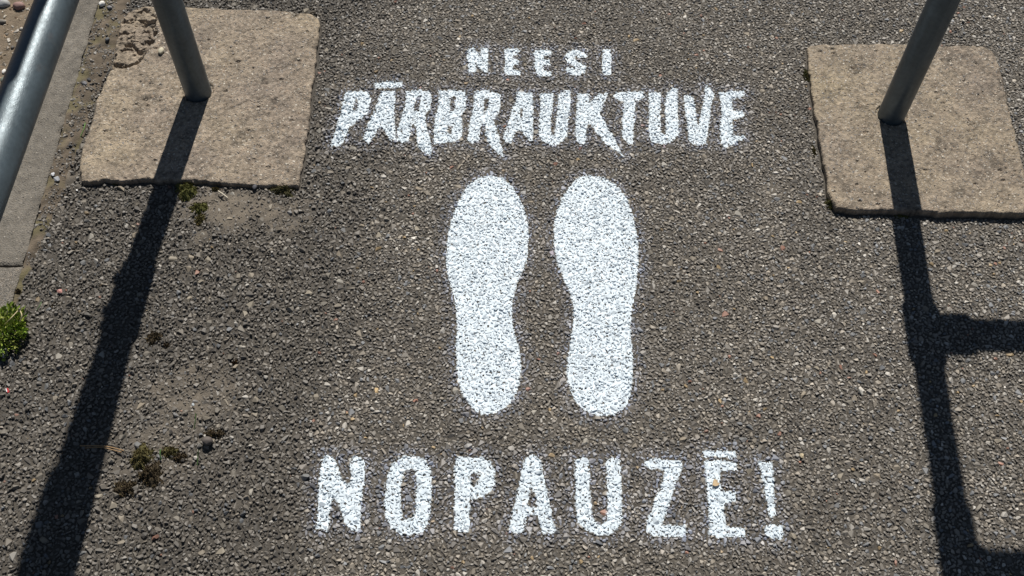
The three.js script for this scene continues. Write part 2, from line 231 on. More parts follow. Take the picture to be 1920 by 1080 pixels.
function split(g) {                                      // every facet into four, so that the edge of the spray can cross a stone
  const p = g.attributes.position, o = []; const v = i => new THREE.Vector3().fromBufferAttribute(p, i);
  for (let i = 0; i < p.count; i += 3) { const a = v(i), b = v(i + 1), c = v(i + 2), ab = a.clone().lerp(b, .5), bc = b.clone().lerp(c, .5), ca = c.clone().lerp(a, .5); for (const q of [a, ab, ca, ab, b, bc, ca, bc, c, ab, bc, ca]) o.push(q.x, q.y, q.z); }
  const r = new THREE.BufferGeometry(); r.setAttribute('position', new THREE.Float32BufferAttribute(o, 3)); return r;
}
const fine = variants.map(g => split(split(g.index ? g.toNonIndexed() : g)));
function addPainted(m, geo, mat, c) {                    // one painted stone, its real colour where the spray ends
  const p = geo.attributes.position, tone = rr(0.86, 1.05);
  for (let i = 0; i < p.count; i++) {
    tmp.fromBufferAttribute(p, i).applyMatrix4(mat); m.pos.push(tmp.x, tmp.y, tmp.z);
    const d = markD(m, tmp.x, tmp.z) + edgeNoise(tmp.x, tmp.z) * m.wob, t = sst(-0.0024, 0.0022, d);
    m.col.push(mix(c[0], WHITE[0] * tone, t), mix(c[1], WHITE[1] * tone, t), mix(c[2], WHITE[2] * tone, t));
  }
}
const plain = [];
for (const s of stones) {
  const nm = nearMark(s.x, s.z);
  if (nm) {
    const d = nm[1] + edgeNoise(s.x, s.z) * nm[0].wob;
    const bare = fbm(s.x * 70, s.z * 70, 14, 2) > mix(0.42, 0.62, sst(0, 0.012, nm[1])) && nm[0].owner === 'nopauze';
    if (d > -s.r * 0.75 && !bare) { addPainted(nm[0], nm[1] < s.r * 1.3 + .003 ? fine[s.v] : variants[s.v], s.m, s.c); continue; }
    const t = clamp(1.1 * Math.exp(nm[1] / 0.0105)) * rr(.1, 1);   // drops of overspray on the next stones
    s.c = [mix(s.c[0], .36, t), mix(s.c[1], .41, t), mix(s.c[2], .53, t)];
  }
  plain.push(s);
}
// the 300 unpainted stones that show largest are pieces of their own, the rest is one mass
const inView = s => { V.set(s.x, 0, s.z).project(camera); return Math.abs(V.x) < 1 && Math.abs(V.y) < 1; };
plain.sort((a, b) => b.r - a.r);
const singles = new Set(); for (const s of plain) { if (singles.size >= 290) break; if (inView(s)) singles.add(s); }
const palette = Array.from({ length: 10 }, (_, i) => std({ color: lin(...[[.165, .148, .122], [.14, .126, .103], [.22, .192, .15], [.14, .142, .14], [.3, .28, .24], [.25, .22, .17], [.115, .104, .09], [.24, .13, .095], [.185, .168, .14], [.23, .195, .145]][i]), roughness: 0.72 }));
let si = 0;
for (const s of singles) { const m = part(numbered('stone'), variants[s.v], palette[(rnd() < .9 ? [0, 1, 0, 8, 1, 2, 3, 9, 6, 5][(rnd() * 10) | 0] : (rnd() < .93 ? 4 : 7))], asphalt); m.applyMatrix4(s.m); si++; }
const agg = new THREE.Group(); agg.name = 'chippings'; agg.userData = { kind: 'stuff' }; asphalt.add(agg);
function instanced(name, geo, mat, list, parent) {
  const im = new THREE.InstancedMesh(geo, mat, list.length); im.name = name; const c = new THREE.Color();
  list.forEach((s, i) => { im.setMatrixAt(i, s.m); im.setColorAt(i, c.setRGB(...s.c)); }); im.castShadow = im.receiveShadow = true; im.userData = { kind: 'stuff' }; parent.add(im); return im;
}
variants.forEach((g, k) => instanced('chipping', g, stoneMat, plain.filter(s => s.v === k && !singles.has(s)), agg));
// fine grit in the gaps
const grit = [[], []];
for (let t = 0; t < 150000; t++) {
  const x = rr(-1.35, 1.4), z = rr(-2.1, -0.4), r = rr(.0006, .0015); if (blockedFast(x, z, r)) continue;
  EU.set(rnd() * 6, rnd() * 6, rnd() * 6); Q.setFromEuler(EU); V.set(x, sheetY(x, z) + r * .5, z); S.setScalar(r);
  const m = new THREE.Matrix4().compose(V, Q, S), c = stoneCol(x, z), nm = nearMark(x, z, .002);
  if (nm && nm[1] + edgeNoise(x, z) > -.001 && rnd() < .88) { addPainted(nm[0], gritGeo[0], m, c); continue; }
  const ov = nearMark(x, z, .03); if (ov) { const w = clamp(Math.exp(ov[1] / .0095)) * rnd(); for (let k = 0; k < 3; k++) c[k] = mix(c[k], [.36, .41, .53][k], w); }
  grit[t & 1].push({ m, c });
}
grit.forEach((l, k) => instanced('grit', gritGeo[k], stoneMat, l, agg));

// the paint: each mark is the painted stones, the painted grit and the paint film between them
const paintMat = std({ vertexColors: true, roughness: 0.6 });
const FC = 0.0019;
for (const m of marks) {
  const b = m.box;
  for (let x = b[0]; x < b[1]; x += FC) for (let z = b[2]; z < b[3]; z += FC) {
    const d = markD(m, x, z) + edgeNoise(x, z); if (d < 0.0004 || fbm(x * 210, z * 210, 21, 2) < -0.2) continue;
    const q = [[x, z], [x, z + FC], [x + FC, z], [x + FC, z], [x, z + FC], [x + FC, z + FC]];
    for (const [a, c] of q) { m.pos.push(a, sheetY(a, c) + 0.0009, c); m.col.push(...WHITE); }
  }
}
const owners = {};
const wordInfo = { neesi: ['painted_word', 'small white stencilled word NEESI sprayed on the asphalt'], parbrauktuve: ['painted_word', 'jagged white stencilled word PĀRBRAUKTUVE sprayed on the asphalt'], nopauze: ['painted_word', 'bold white stencilled word NOPAUZĒ! sprayed on the asphalt'] };
const soleInfo = { sole_a: 'white sprayed shoe sole standing above the letter P of NOPAUZĒ!', sole_b: 'white sprayed shoe sole standing above the letter U of NOPAUZĒ!' };
for (const m of marks) {
  const g = new THREE.BufferGeometry(); g.setAttribute('position', new THREE.Float32BufferAttribute(m.pos, 3)); g.setAttribute('color', new THREE.Float32BufferAttribute(m.col, 3)); g.computeVertexNormals();
  if (wordInfo[m.owner]) {
    if (!owners[m.owner]) { owners[m.owner] = group(wordInfo[m.owner][0]); tag(owners[m.owner], wordInfo[m.owner][1], 'lettering', 'words of the stencilled message'); }
    part(m.name, g, paintMat, owners[m.owner]);
  } else tag(thing('painted_footprint', g, paintMat), soleInfo[m.owner], 'footprint', 'pair of stencilled shoe soles');
}

// ---------------------------------------------------------------- concrete slabs and kerb
function resample(e, n) { const L = [0]; for (let i = 1; i < e.length; i++) L.push(L[i - 1] + Math.hypot(e[i][0] - e[i - 1][0], e[i][1] - e[i - 1][1])); const T = L[L.length - 1], o = []; let k = 0; for (let i = 0; i <= n; i++) { const d = T * i / n; while (k < e.length - 2 && L[k + 1] < d) k++; const t = clamp((d - L[k]) / (L[k + 1] - L[k])); o.push([mix(e[k][0], e[k + 1][0], t), mix(e[k][1], e[k + 1][1], t)]); } return o; }
function slabGeo(s, n, nv, hTop, round, rag, deep = -0.05, extra = () => 0, colf) {
  const [t, b, l, r] = [resample(s.top, n), resample(s.bottom, n), resample(s.left, nv), resample(s.right, nv)];
  const P = [], U = [], C = [], I = [];
  const W = Math.hypot(t[n][0] - t[0][0], t[n][1] - t[0][1]), H = Math.hypot(l[nv][0] - l[0][0], l[nv][1] - l[0][1]);
  const warp = u => u;                                                            
  const pt = (i, j) => {
    const u = i / n, v = j / nv; const o = [];
    for (let k = 0; k < 2; k++) o[k] = (1 - v) * t[i][k] + v * b[i][k] + (1 - u) * l[j][k] + u * r[j][k] - ((1 - u) * (1 - v) * t[0][k] + u * (1 - v) * t[n][k] + (1 - u) * v * b[0][k] + u * v * b[n][k]);
    return o;
  };
  for (let j = 0; j <= nv; j++) for (let i = 0; i <= n; i++) {
    let [x, z] = pt(i, j); const u = i / n, v = j / nv;
    const e = Math.min(Math.min(u, 1 - u) * W, Math.min(v, 1 - v) * H);
    const w = sst(0.012, 0, e) * rag; const ox = fbm(x * 34, z * 34, 3, 4), oz = fbm(x * 34, z * 34, 8, 4); x += w * ox; z += w * oz;
    const rd = round * (1 + 0.7 * fbm(x * 40, z * 40, 12, 2)); const q = clamp(1 - e / rd);
    const y = hTop(u, v) - rd * 0.7 * (1 - Math.sqrt(Math.max(0, 1 - q * q))) + extra(x, z, u, v, e);
    P.push(x, y, z); U.push(x, z); if (colf) C.push(...colf(x, z, u, v));
  }
  for (let j = 0; j < nv; j++) for (let i = 0; i < n; i++) { const a = j * (n + 1) + i, d = a + n + 1; I.push(a, d, a + 1, a + 1, d, d + 1); }
  // skirt
  const ring = []; for (let i = 0; i <= n; i++) ring.push(i); for (let j = 1; j <= nv; j++) ring.push(j * (n + 1) + n); for (let i = n - 1; i >= 0; i--) ring.push(nv * (n + 1) + i); for (let j = nv - 1; j > 0; j--) ring.push(j * (n + 1));
  const st = P.length / 3; for (const k of ring) { for (const yy of [0, 1]) { P.push(P[k * 3], yy ? deep : P[k * 3 + 1], P[k * 3 + 2]); U.push(P[k * 3] + (yy ? .03 : 0), P[k * 3 + 2] + (yy ? .03 : 0)); if (colf) C.push(C[k * 3], C[k * 3 + 1], C[k * 3 + 2]); } }
  for (let k = 0; k < ring.length; k++) { const a = st + 2 * k, c = st + 2 * ((k + 1) % ring.length); I.push(a, c, a + 1, c, c + 1, a + 1); }
  const c0 = P.length / 3; P.push(pt(n >> 1, nv >> 1)[0], deep, pt(n >> 1, nv >> 1)[1]); U.push(0, 0); if (colf) C.push(.3, .27, .22); for (let k = 0; k < ring.length; k++) I.push(st + 2 * k + 1, st + 2 * ((k + 1) % ring.length) + 1, c0);
  const g = new THREE.BufferGeometry(); g.setAttribute('position', new THREE.Float32BufferAttribute(P, 3)); g.setAttribute('uv', new THREE.Float32BufferAttribute(U, 2)); if (colf) g.setAttribute('color', new THREE.Float32BufferAttribute(C, 3)); g.setIndex(I); g.computeVertexNormals(); return g;
}
const fineBump = tex(1024, 1024, (i, j) => { const v = 0.5 + 0.42 * fbm(i / 1024 * 150, j / 1024 * 150, 5, 3) + 0.25 * fbm(i / 1024 * 40, j / 1024 * 40, 9, 2); return [v, v, v]; });
fineBump.repeat.set(2.2, 2.2);
const speck = tex(1024, 1024, (i, j) => { const u = i / 1024, v = j / 1024; let b = 0.8 + 0.28 * fbm(u * 170, v * 170, 1, 2) + 0.16 * fbm(u * 36, v * 36, 4, 3); const q = N3(u * 260, v * 260, 9), w = N3(u * 190 + 40, v * 190, 3); if (q > 0.42) b += 0.25 * (q - .3) / .4; if (w > 0.45) b -= 0.35; const h = 0.05 * fbm(u * 120, v * 120, 30, 2); return [enc(b * (1 + h)), enc(b), enc(b * (1 - 1.5 * h))]; }, true);
speck.repeat.set(2.2, 2.2);
const concMat = std({ map: speck, bumpMap: fineBump, bumpScale: 0.0035, vertexColors: true, roughness: 0.95 });
const stain = (list) => (x, z) => { let s = 0; for (const [a, b, r] of list) { const q = Math.hypot(x - a, z - b) / r; if (q < 2) s = Math.max(s, sst(1.2, 0.3, q + 0.6 * fbm(x * 40, z * 40, 5, 3))); } return s; };
const stainL = (x, z) => sst(.16, .42, fbm(x * 17, z * 17, 61, 4));
const stainR = (x, z) => sst(.14, .4, fbm(x * 19, z * 19, 66, 4));
const concCol = (st, base) => (x, z) => { const l = fbm(x * 6, z * 6, 3, 3), m = fbm(x * 28, z * 28, 6, 3), s = st(x, z) * 0.5; const b = (1 + 0.42 * l + 0.65 * m + .85 * fbm(x * 120, z * 120, 16, 2)) * (1 - s); return [base[0] * b, base[1] * b, base[2] * b * (1 - 0.14 * l)]; };
// broken corner: pits between lumps
const bc = [[236, 22], [268, 12], [292, 30], [296, 62], [282, 92], [262, 116], [236, 128], [208, 132], [214, 90], [222, 50]].map(([a, b]) => gp(a, b, .008));
function worley(x, z) { const ix = Math.floor(x), iz = Math.floor(z); let a = 9, b = 9; for (let j = -1; j < 2; j++) for (let i = -1; i < 2; i++) { const h = Math.sin((ix + i) * 127.1 + (iz + j) * 311.7) * 43758.5453, k = Math.sin((ix + i) * 269.5 + (iz + j) * 183.3) * 43758.5453; const d = Math.hypot(ix + i + (h - Math.floor(h)) - x, iz + j + (k - Math.floor(k)) - z); if (d < a) { b = a; a = d; } else if (d < b) b = d; } return [a, b]; }
const brokenL = (x, z, u, v, e) => {
  let y = pits(x, z) + wrinkle(x, z) + 0.0016 * fbm(x * 22, z * 22, 2, 3) + 0.0016 * fbm(x * 90, z * 90, 7, 3);
  const d = (inPoly(bc, x, z) ? 1 : -1) * segD(bc, x, z) + .006 * fbm(x * 40, z * 40, 3, 2);
  if (d > -0.004) { const [a] = worley(x * 30 + 1.2 * fbm(x * 50, z * 50, 1, 3), z * 55 + 1.2 * fbm(x * 50, z * 50, 4, 3)); const w = sst(-0.004, 0.004, d); y -= w * (0.0015 + 0.010 * sst(0.42, 0.66, a) + 0.003 * fbm(x * 90, z * 90, 2, 2)); }
  const cr = Math.abs(fbm(x * 9, z * 9, 33, 3)); y -= 0.0016 * sst(0.012, 0, cr) * sst(.1, .35, fbm(x * 5, z * 5, 40, 2) + .15);
  return y;
};
const pits = (x, z) => { let y = 0; for (const [f, dp, pr, o] of [[60, .003, .055, 0], [130, .0018, .1, 7.3]]) { const X = x * f + o, Z = z * f, ix = Math.floor(X), iz = Math.floor(Z); for (let j = -1; j < 2; j++) for (let i = -1; i < 2; i++) { const h = k => { const q = Math.sin((ix + i) * 127.1 + (iz + j) * 311.7 + k * 74.7 + o) * 43758.5453; return q - Math.floor(q); }; if (h(1) > pr) continue; const d = Math.hypot(ix + i + h(2) - X, (iz + j + h(3) - Z) * (1 + h(4))), rad = .18 + .3 * h(5); y -= dp * sst(rad, rad * .45, d); } } return y; };
const wrinkle = (x, z) => .0014 * sst(.05, .0, Math.abs(fbm(x * 34, z * 34, 71, 2))) * sst(-.48, -.38, x + .12 * fbm(x * 8, z * 8, 3, 2));
const smoothR = (x, z) => pits(x, z) + 0.0014 * fbm(x * 22, z * 22, 22, 3) + 0.0015 * fbm(x * 90, z * 90, 27, 3);
const postXZ = [gp(371, 171, .009), gp(1672, 214, .012)];
const socket = f => (x, z, u, v, e) => { let q = 1; for (const [a, b] of postXZ) q = Math.min(q, Math.hypot(x - a, z - b)); return f(x, z, u, v, e) - .005 * sst(.0345, .0315, q + .002 * fbm(x * 80, z * 80, 4, 2)); };
const bil = (a, b, c, d) => (u, v) => mix(mix(a, b, u), mix(c, d, u), v);
const topL = bil(.008, .006, .012, .0065), topR = bil(.007, .006, .0155, .016);
const makeSlab = (s, top, extra, stn, base, label, post) => {
  const g = group('concrete_slab'); tag(g, label, 'slab', 'concrete footings of the railings');
  part('block', slabGeo(s, 310, 310, top, 0.0055, 0.006, -0.05, extra, concCol(stn, base)), concMat, g);
  // exposed grains, set into the surface
  const b = slabBox[s === slabL ? 0 : 1], list = [[], []], C = [[.36, .31, .24], [.24, .21, .18], [.44, .4, .33], [.16, .15, .14], [.3, .22, .15], [.4, .35, .28]];
  for (let t = 0; t < 30000; t++) {
    const x = rr(b[0], b[1]), z = rr(b[2], b[3]); if (!inPoly(s.loop, x, z)) continue; const e = segD(s.loop, x, z); if (e < .005) continue;
    if (s === slabL && inPoly(bc, x, z)) continue;
    const r = .0008 + .0028 * Math.pow(rnd(), 3.2); const xs = [b[0] + .03, b[1] - .03], u = (x - xs[0]) / (xs[1] - xs[0]), v = (z - b[2] - .03) / (b[3] - b[2] - .06);
    V.set(x, top(u, v) + extra(x, z, u, v, e) - r * .25, z); EU.set(gauss() * .3, rnd() * 6, gauss() * .3); Q.setFromEuler(EU); S.set(r * rr(.8, 1.4), r, r * rr(.8, 1.3));
    const c = C[(rnd() * 6) | 0], k = rr(.75, 1.2); list[t & 1].push({ m: new THREE.Matrix4().compose(V, Q, S), c: [c[0] * k, c[1] * k, c[2] * k] });
  }
  const gr = new THREE.Group(); gr.name = 'grains'; gr.userData = { kind: 'stuff' }; g.add(gr); list.forEach((l, k) => instanced('grain', gritGeo[k], stoneMat, l, gr));
  return g;
};
makeSlab(slabL, topL, socket(brokenL), stainL, [.3, .246, .186], 'tan concrete slab with a crumbled corner, holding the railing post by the kerb');
makeSlab(slabR, topR, socket(smoothR), stainR, [.29, .238, .176], 'tan concrete slab with whole corners standing proud of the asphalt');
// kerb stones
const kN = [-kd[1] * 1, kd[0]]; const kOut = kSign * (kd[0] * 0 + 1) > 0 ? 1 : 1;
const kPt = (s, w) => { // s metres along the kerb towards the camera from K0, w metres to its right
  const nx = kd[1] * (kerbDist(K0[0] + kd[1], K0[1] - kd[0]) > 0 ? 1 : -1), nz = -kd[0] * (kerbDist(K0[0] + kd[1], K0[1] - kd[0]) > 0 ? 1 : -1);
  return [K0[0] + kd[0] * s + nx * w, K0[1] + kd[1] * s + nz * w];
};
const jointS = (() => { const p = gp(39, 497, .004); return (p[0] - K0[0]) * kd[0] + (p[1] - K0[1]) * kd[1]; })();
const kerbCol = (x, z) => { const b = (1 + 0.45 * fbm(x * 10, z * 10, 51, 4) + 0.45 * fbm(x * 50, z * 50, 53, 2)); return [.19 * b, .172 * b, .144 * b]; };
const notch = (() => { const p = gp(121, 215, .004); return (p[0] - K0[0]) * kd[0] + (p[1] - K0[1]) * kd[1]; })();
for (const [a, b, lab] of [[jointS - 2.6, jointS - .002, 'long grey concrete kerb stone beside the crumbled slab'], [jointS + .002, jointS + 2.6, 'grey concrete kerb stone ending at the green weed']]) {
  const e = { top: [kPt(a, -KERBW), kPt(a, 0)], bottom: [kPt(b, -KERBW), kPt(b, 0)], left: [kPt(a, -KERBW), kPt(b, -KERBW)], right: [kPt(a, 0), kPt(b, 0)] };
  const k = thing('kerb_stone', slabGeo(e, 22, 560, () => 0.0045, 0.005, 0.006, -0.055, (x, z) => { const s = (x - K0[0]) * kd[0] + (z - K0[1]) * kd[1], w = -kerbDist(x, z); return 0.0006 * fbm(x * 40, z * 40, 60, 3) - 0.003 * sst(.005, .001, Math.abs(s - notch)) * sst(.02, .006, w); }, kerbCol), concMat);
  const gl = [[], []]; for (let t = 0; t < 7000; t++) { const [x, z] = kPt(rr(Math.max(a, -.5) + .005, Math.min(b, .9) - .005), rr(-KERBW + .005, -.005)); const r = .0007 + .0016 * Math.pow(rnd(), 3); V.set(x, .0045 + .0006 * fbm(x * 40, z * 40, 60, 3) - r * .2, z); EU.set(gauss() * .3, rnd() * 6, gauss() * .3); Q.setFromEuler(EU); S.set(r * rr(.8, 1.4), r, r * rr(.8, 1.3)); const c = [[.2, .18, .15], [.13, .12, .105], [.3, .27, .23], [.09, .085, .08], [.24, .2, .15]][(rnd() * 5) | 0]; gl[t & 1].push({ m: new THREE.Matrix4().compose(V, Q, S), c }); }
  const kg = new THREE.Group(); kg.name = 'grains'; kg.userData = { kind: 'stuff' }; k.add(kg); gl.forEach((l, q) => instanced('grain', gritGeo[q], stoneMat, l, kg));
  tag(k, lab, 'kerb', 'kerb stones along the bare soil');
}
// dirt strip between kerb and asphalt
{
  const us = span(0.0015, 0.13, 0.0045), ss = span(-2.1, 2.6, 0.006);
  const g = field(us, ss, (u, s) => { const [x, z] = kPt(s, u); const e = stripW(x, z) - u; return [x, clamp(e * 0.5, -0.012, 0.0035) + groundY(x, z) - 0.0018 + 0.0012 * fbm(x * 25, z * 25, 71, 2) + .0016 * fbm(x * 110, z * 110, 72, 2), z]; }, (x, z) => {
    const n = fbm(x * 40, z * 40, 73, 4), mo = sst(0.02, 0.3, fbm(x * 12, z * 12, 77, 3) + 0.12 * sst(.03, 0, kerbDist(x, z))); const b = 0.1 * (1 + 1.1 * n);
    return [mix(b * 1.08, .13 * (1 + .4 * n), mo * .7), mix(b * .86, .115 * (1 + .4 * n), mo * .7), mix(b * .62, .055 * (1 + .4 * n), mo * .7)];
  });
  const m = thing('dirt_strip', g, std({ vertexColors: true, roughness: 1, bumpMap: fineBump, bumpScale: 0.002 })); m.userData = { kind: 'structure' };
  const list = [[], []]; for (let t = 0; t < 7000; t++) { const s = rr(-.4, .75), u = rr(.002, .12), [x, z] = kPt(s, u); const e = stripW(x, z) - u; if (e < -.004 || inPoly(slabL.loop, x, z) || fbm(x * 25, z * 25, 80, 2) < -.08) continue; const r = .0009 + .0034 * Math.pow(rnd(), 3); V.set(x, clamp(e * .5, -.012, .0035) + groundY(x, z) - .0015, z); EU.set(gauss() * .4, rnd() * 6, gauss() * .4); Q.setFromEuler(EU); S.setScalar(r); list[t & 1].push({ m: new THREE.Matrix4().compose(V, Q, S), c: stoneCol(x, z) }); }
  const gr = new THREE.Group(); gr.name = 'grit_crumbs'; gr.userData = { kind: 'stuff' }; m.add(gr); list.forEach((l, k) => instanced('crumb', variants[k], stoneMat, l, gr));
}
// bare soil beyond the kerb
const soilY = (x, z) => -0.012 + 0.006 * fbm(x * 14, z * 14, 91, 3) + 0.0022 * fbm(x * 70, z * 70, 92, 2);
{
  const us = [...span(-2.5, -.75, .25), ...span(-.7, -KERBW - .001, .006)], ss = span(-2.2, 3.2, 0.012);
  const g = field(us, ss, (u, s) => { const [x, z] = kPt(s, u); return [x, soilY(x, z), z]; }, (x, z) => { const n = fbm(x * 45, z * 45, 93, 4), l = fbm(x * 9, z * 9, 94, 2); const b = 0.15 * (1 + .6 * n + .3 * l); return [b * 1.1, b * .86, b * .6]; });
  const m = thing('bare_soil', g, std({ vertexColors: true, roughness: 1, bumpMap: fineBump, bumpScale: .003 })); m.userData = { kind: 'structure' };
  const list = [[], [], []], C = [[.3, .22, .13], [.34, .27, .18], [.2, .17, .13], [.42, .38, .31], [.3, .2, .12], [.5, .46, .4]];
  for (let t = 0; t < 9000; t++) { const [x, z] = kPt(rr(-.5, .9), rr(-.5, -KERBW - .004)); const r = .001 + .005 * Math.pow(rnd(), 3.5); V.set(x, soilY(x, z) + r * .1, z); EU.set(gauss() * .4, rnd() * 6, gauss() * .4); Q.setFromEuler(EU); S.set(r * rr(.8, 1.3), r * .8, r); const c = C[(rnd() * 6) | 0], k = rr(.6, 1.15); list[t % 3].push({ m: new THREE.Matrix4().compose(V, Q, S), c: [c[0] * k, c[1] * k, c[2] * k] }); }
  const gr = new THREE.Group(); gr.name = 'gravel'; gr.userData = { kind: 'stuff' }; m.add(gr); list.forEach((l, k) => instanced('gravel_grain', variants[k], stoneMat, l, gr));
}

// ---------------------------------------------------------------- railings
const R = 0.0285, RS = 0.0355, TOP = 1.138;
const zincMap = tex(512, 512, (i, j) => { const u = i / 512, v = j / 512; const n = fbm(u * 9, v * 14, 3, 4), f = fbm(u * 70, v * 70, 6, 2), st = fbm(u * 26, v * 3, 15, 3); const b = 0.112 * (1 + 0.3 * n + 0.25 * f + 0.4 * st); const rust = sst(.34, .5, fbm(u * 12, v * 16, 44, 4)) * .25; return [enc(b * .76 + rust * .03), enc(b * 1.0 - rust * .02), enc(b * 1.14 - rust * .05)]; }, true);
const zincRough = tex(512, 512, (i, j) => { const u = i / 512, v = j / 512; const b = 0.5 + 0.16 * fbm(u * 14, v * 14, 21, 3) + .1 * fbm(u * 80, v * 80, 22, 2); return [b, b, b]; });
const zinc = std({ map: zincMap, roughnessMap: zincRough, roughness: 0.88, metalness: 0.32, bumpMap: fineBump, bumpScale: 0.0004 });
const zincCast = std({ map: zincMap, roughness: 0.5, metalness: 0.4, bumpMap: fineBump, bumpScale: 0.0008 });
function tube(a, b, r, seg = 40) { const A = new THREE.Vector3(...a), B = new THREE.Vector3(...b), L = A.distanceTo(B); const g = new THREE.CylinderGeometry(r, r, L, seg, 1, false); const uv = g.attributes.uv; for (let i = 0; i < uv.count; i++) uv.setXY(i, uv.getX(i) * .36, uv.getY(i) * L * 2); g.applyQuaternion(new THREE.Quaternion().setFromUnitVectors(up, B.clone().sub(A).normalize())); g.translate((A.x + B.x) / 2, (A.y + B.y) / 2, (A.z + B.z) / 2); return g; }
function sleeve(a, b, r) { // cast sleeve with a rounded rim at both ends
  const A = new THREE.Vector3(...a), B = new THREE.Vector3(...b), L = A.distanceTo(B), c = .004; const pr = [[R * .98, 0], [r - c, 0], [r - c * .3, c * .3], [r, c], [r, L - c], [r - c * .3, L - c * .3], [r - c, L], [R * .98, L]].map(p => new THREE.Vector2(...p));
  const g = new THREE.LatheGeometry(pr, 36); g.applyQuaternion(new THREE.Quaternion().setFromUnitVectors(up, B.clone().sub(A).normalize())); g.translate(A.x, A.y, A.z); return g;
}
function makeRailing(label, px, py, slabY, azm, length, TEE = .618) {
  const [bx, bz] = gp(px, py, slabY); const g = group('steel_railing', bx, 0, bz); tag(g, label, 'railing', 'tubular railings on either side of the message');
  const dx = Math.sin(azm), dz = Math.cos(azm); const at = (d, y) => [dx * d, y, dz * d];
  for (const d of [0, length]) {
    const sg = d ? -1 : 1;
    part('post', tube(at(d, -0.05), at(d, TOP - .06), R, 48), zinc, g);
    const tee = part('tee_fitting', mergeGeometries([sleeve(at(d, TEE - .062), at(d, TEE + .062), RS), sleeve(at(d + sg * .01, TEE), at(d + sg * .092, TEE), RS)]), zincCast, g);
    for (const [q, yy] of [[0, TEE + .042], [0, TEE - .042], [.07, TEE]]) { const sx = -dz * (sg), sz = dx * sg; const o = at(d + sg * q, yy); part('set_screw', tube([o[0] + sx * .03, o[1], o[2] + sz * .03], [o[0] + sx * .042, o[1], o[2] + sz * .042], .008, 10), zincCast, tee); }
    // elbow: short sleeves joined by a bend
    const bendR = .082; const pts = []; for (let i = 0; i <= 10; i++) { const t = i / 10 * Math.PI / 2; pts.push(new THREE.Vector3(...at(d + sg * bendR * (1 - Math.cos(t)), TOP - bendR + bendR * Math.sin(t)))); }
    const bend = new THREE.TubeGeometry(new THREE.CatmullRomCurve3(pts), 20, RS * .86, 32), ball = new THREE.SphereGeometry(RS, 32, 20).toNonIndexed(); ball.translate(...at(d, TOP));
    part('elbow_fitting', mergeGeometries([bend.toNonIndexed(), ball, sleeve(at(d, TOP - .125), at(d, TOP), RS).toNonIndexed(), sleeve(at(d, TOP), at(d + sg * .118, TOP), RS).toNonIndexed()]), zincCast, g);
  }
  part('middle_rail', tube(at(.012, TEE), at(length - .012, TEE), R, 48), zinc, g);
  part('top_rail', tube(at(.06, TOP), at(length - .06, TOP), R, 48), zinc, g);
  return g;
}
makeRailing('galvanised tube railing running beside the kerb from the crumbled slab', 371, 171, .009, 0.3 * D, 2.2, .593);
makeRailing('galvanised tube railing running away from the kerb, footed in the slab with whole corners', 1672, 214, .012, 90 * D, 2.2);

// ---------------------------------------------------------------- pebbles, moss, weeds, litter
const pebG = Array.from({ length: 4 }, (_, k) => { const g = mergeVertices(new THREE.IcosahedronGeometry(1, 3).deleteAttribute('uv').deleteAttribute('normal')); const p = g.attributes.position; for (let i = 0; i < p.count; i++) { V.fromBufferAttribute(p, i); const s = 1 + .3 * fbm(V.x * .9 + k * 9, V.y * .9, V.z * .9, 2) + .05 * fbm(V.x * 4, V.y * 4 + k, V.z * 4, 2); V.multiplyScalar(s); p.setXYZ(i, V.x, V.y, V.z); } g.computeVertexNormals(); return g; });
const pebbleMat = {};
const matFor = c => pebbleMat[c.join()] ??= std({ color: lin(...c), roughness: .75, bumpMap: null });
function pebble(px, py, w, h, c, label, y0 = 0, cls = 'pebble', sink = .25) {
  const [x, z] = gp(px, py, y0); const m = thing('pebble', /chip/.test(label) ? variants[(rnd() * 7) | 0] : pebG[(rnd() * 4) | 0], matFor(c)); const a = w / 1900, b = h / 1500; m.scale.set(a, Math.min(a, b) * .8, b); m.position.set(x, y0 + m.scale.y * (1 - sink * 2), z); m.rotation.y = rr(-.3, .3); tag(m, label, cls, 'loose pebbles'); return m;
}
const sy = (px, py) => { const [x, z] = gp(px, py, -.012); return soilY(x, z); };
pebble(192, 9, 14, 11, [.72, .71, .66], 'smooth white pebble lying against the kerb', .004);
pebble(303, 98, 12, 13, [.5, .46, .34], 'pale buff pebble lying on the slab with the crumbled corner', .0085, 'pebble', .1);
pebble(7, 9, 30, 18, [.36, .36, .35], 'large pale grey stone on the bare soil beyond the kerb', sy(7, 9));
pebble(38, 14, 27, 17, [.26, .16, .14], 'reddish oval stone on the bare soil beyond the kerb', sy(38, 14));
pebble(4, 42, 22, 9, [.17, .155, .13], 'flat dark stone on the bare soil beyond the kerb', sy(4, 42));
pebble(8, 135, 8, 9, [.72, .7, .66], 'small white pebble on the bare soil beyond the kerb', sy(8, 135));
pebble(10, 152, 15, 14, [.14, .17, .14], 'greenish grey pebble on the bare soil beyond the kerb', sy(10, 152));
pebble(24, 90, 8, 6, [.1, .09, .08], 'small dark pebble on the bare soil beyond the kerb', sy(24, 90));
pebble(41, 55, 9, 6, [.45, .42, .36], 'small cream pebble on the bare soil beyond the kerb', sy(41, 55));
pebble(202, 75, 9, 9, [.1, .105, .11], 'dark grey pebble in the dirt against the crumbled corner', .003);
pebble(206, 15, 11, 7, [.24, .24, .25], 'grey pebble in the dirt beside the white pebble', .003);
pebble(159, 157, 11, 8, [.17, .17, .18], 'grey chip of stone in the dirt strip beside the kerb', .003);
pebble(167, 150, 9, 7, [.05, .05, .055], 'black chip of stone in the dirt strip beside the kerb', .003);
pebble(100, 328, 10, 8, [.55, .56, .58], 'pale chip of stone wedged between kerb and asphalt', .003);
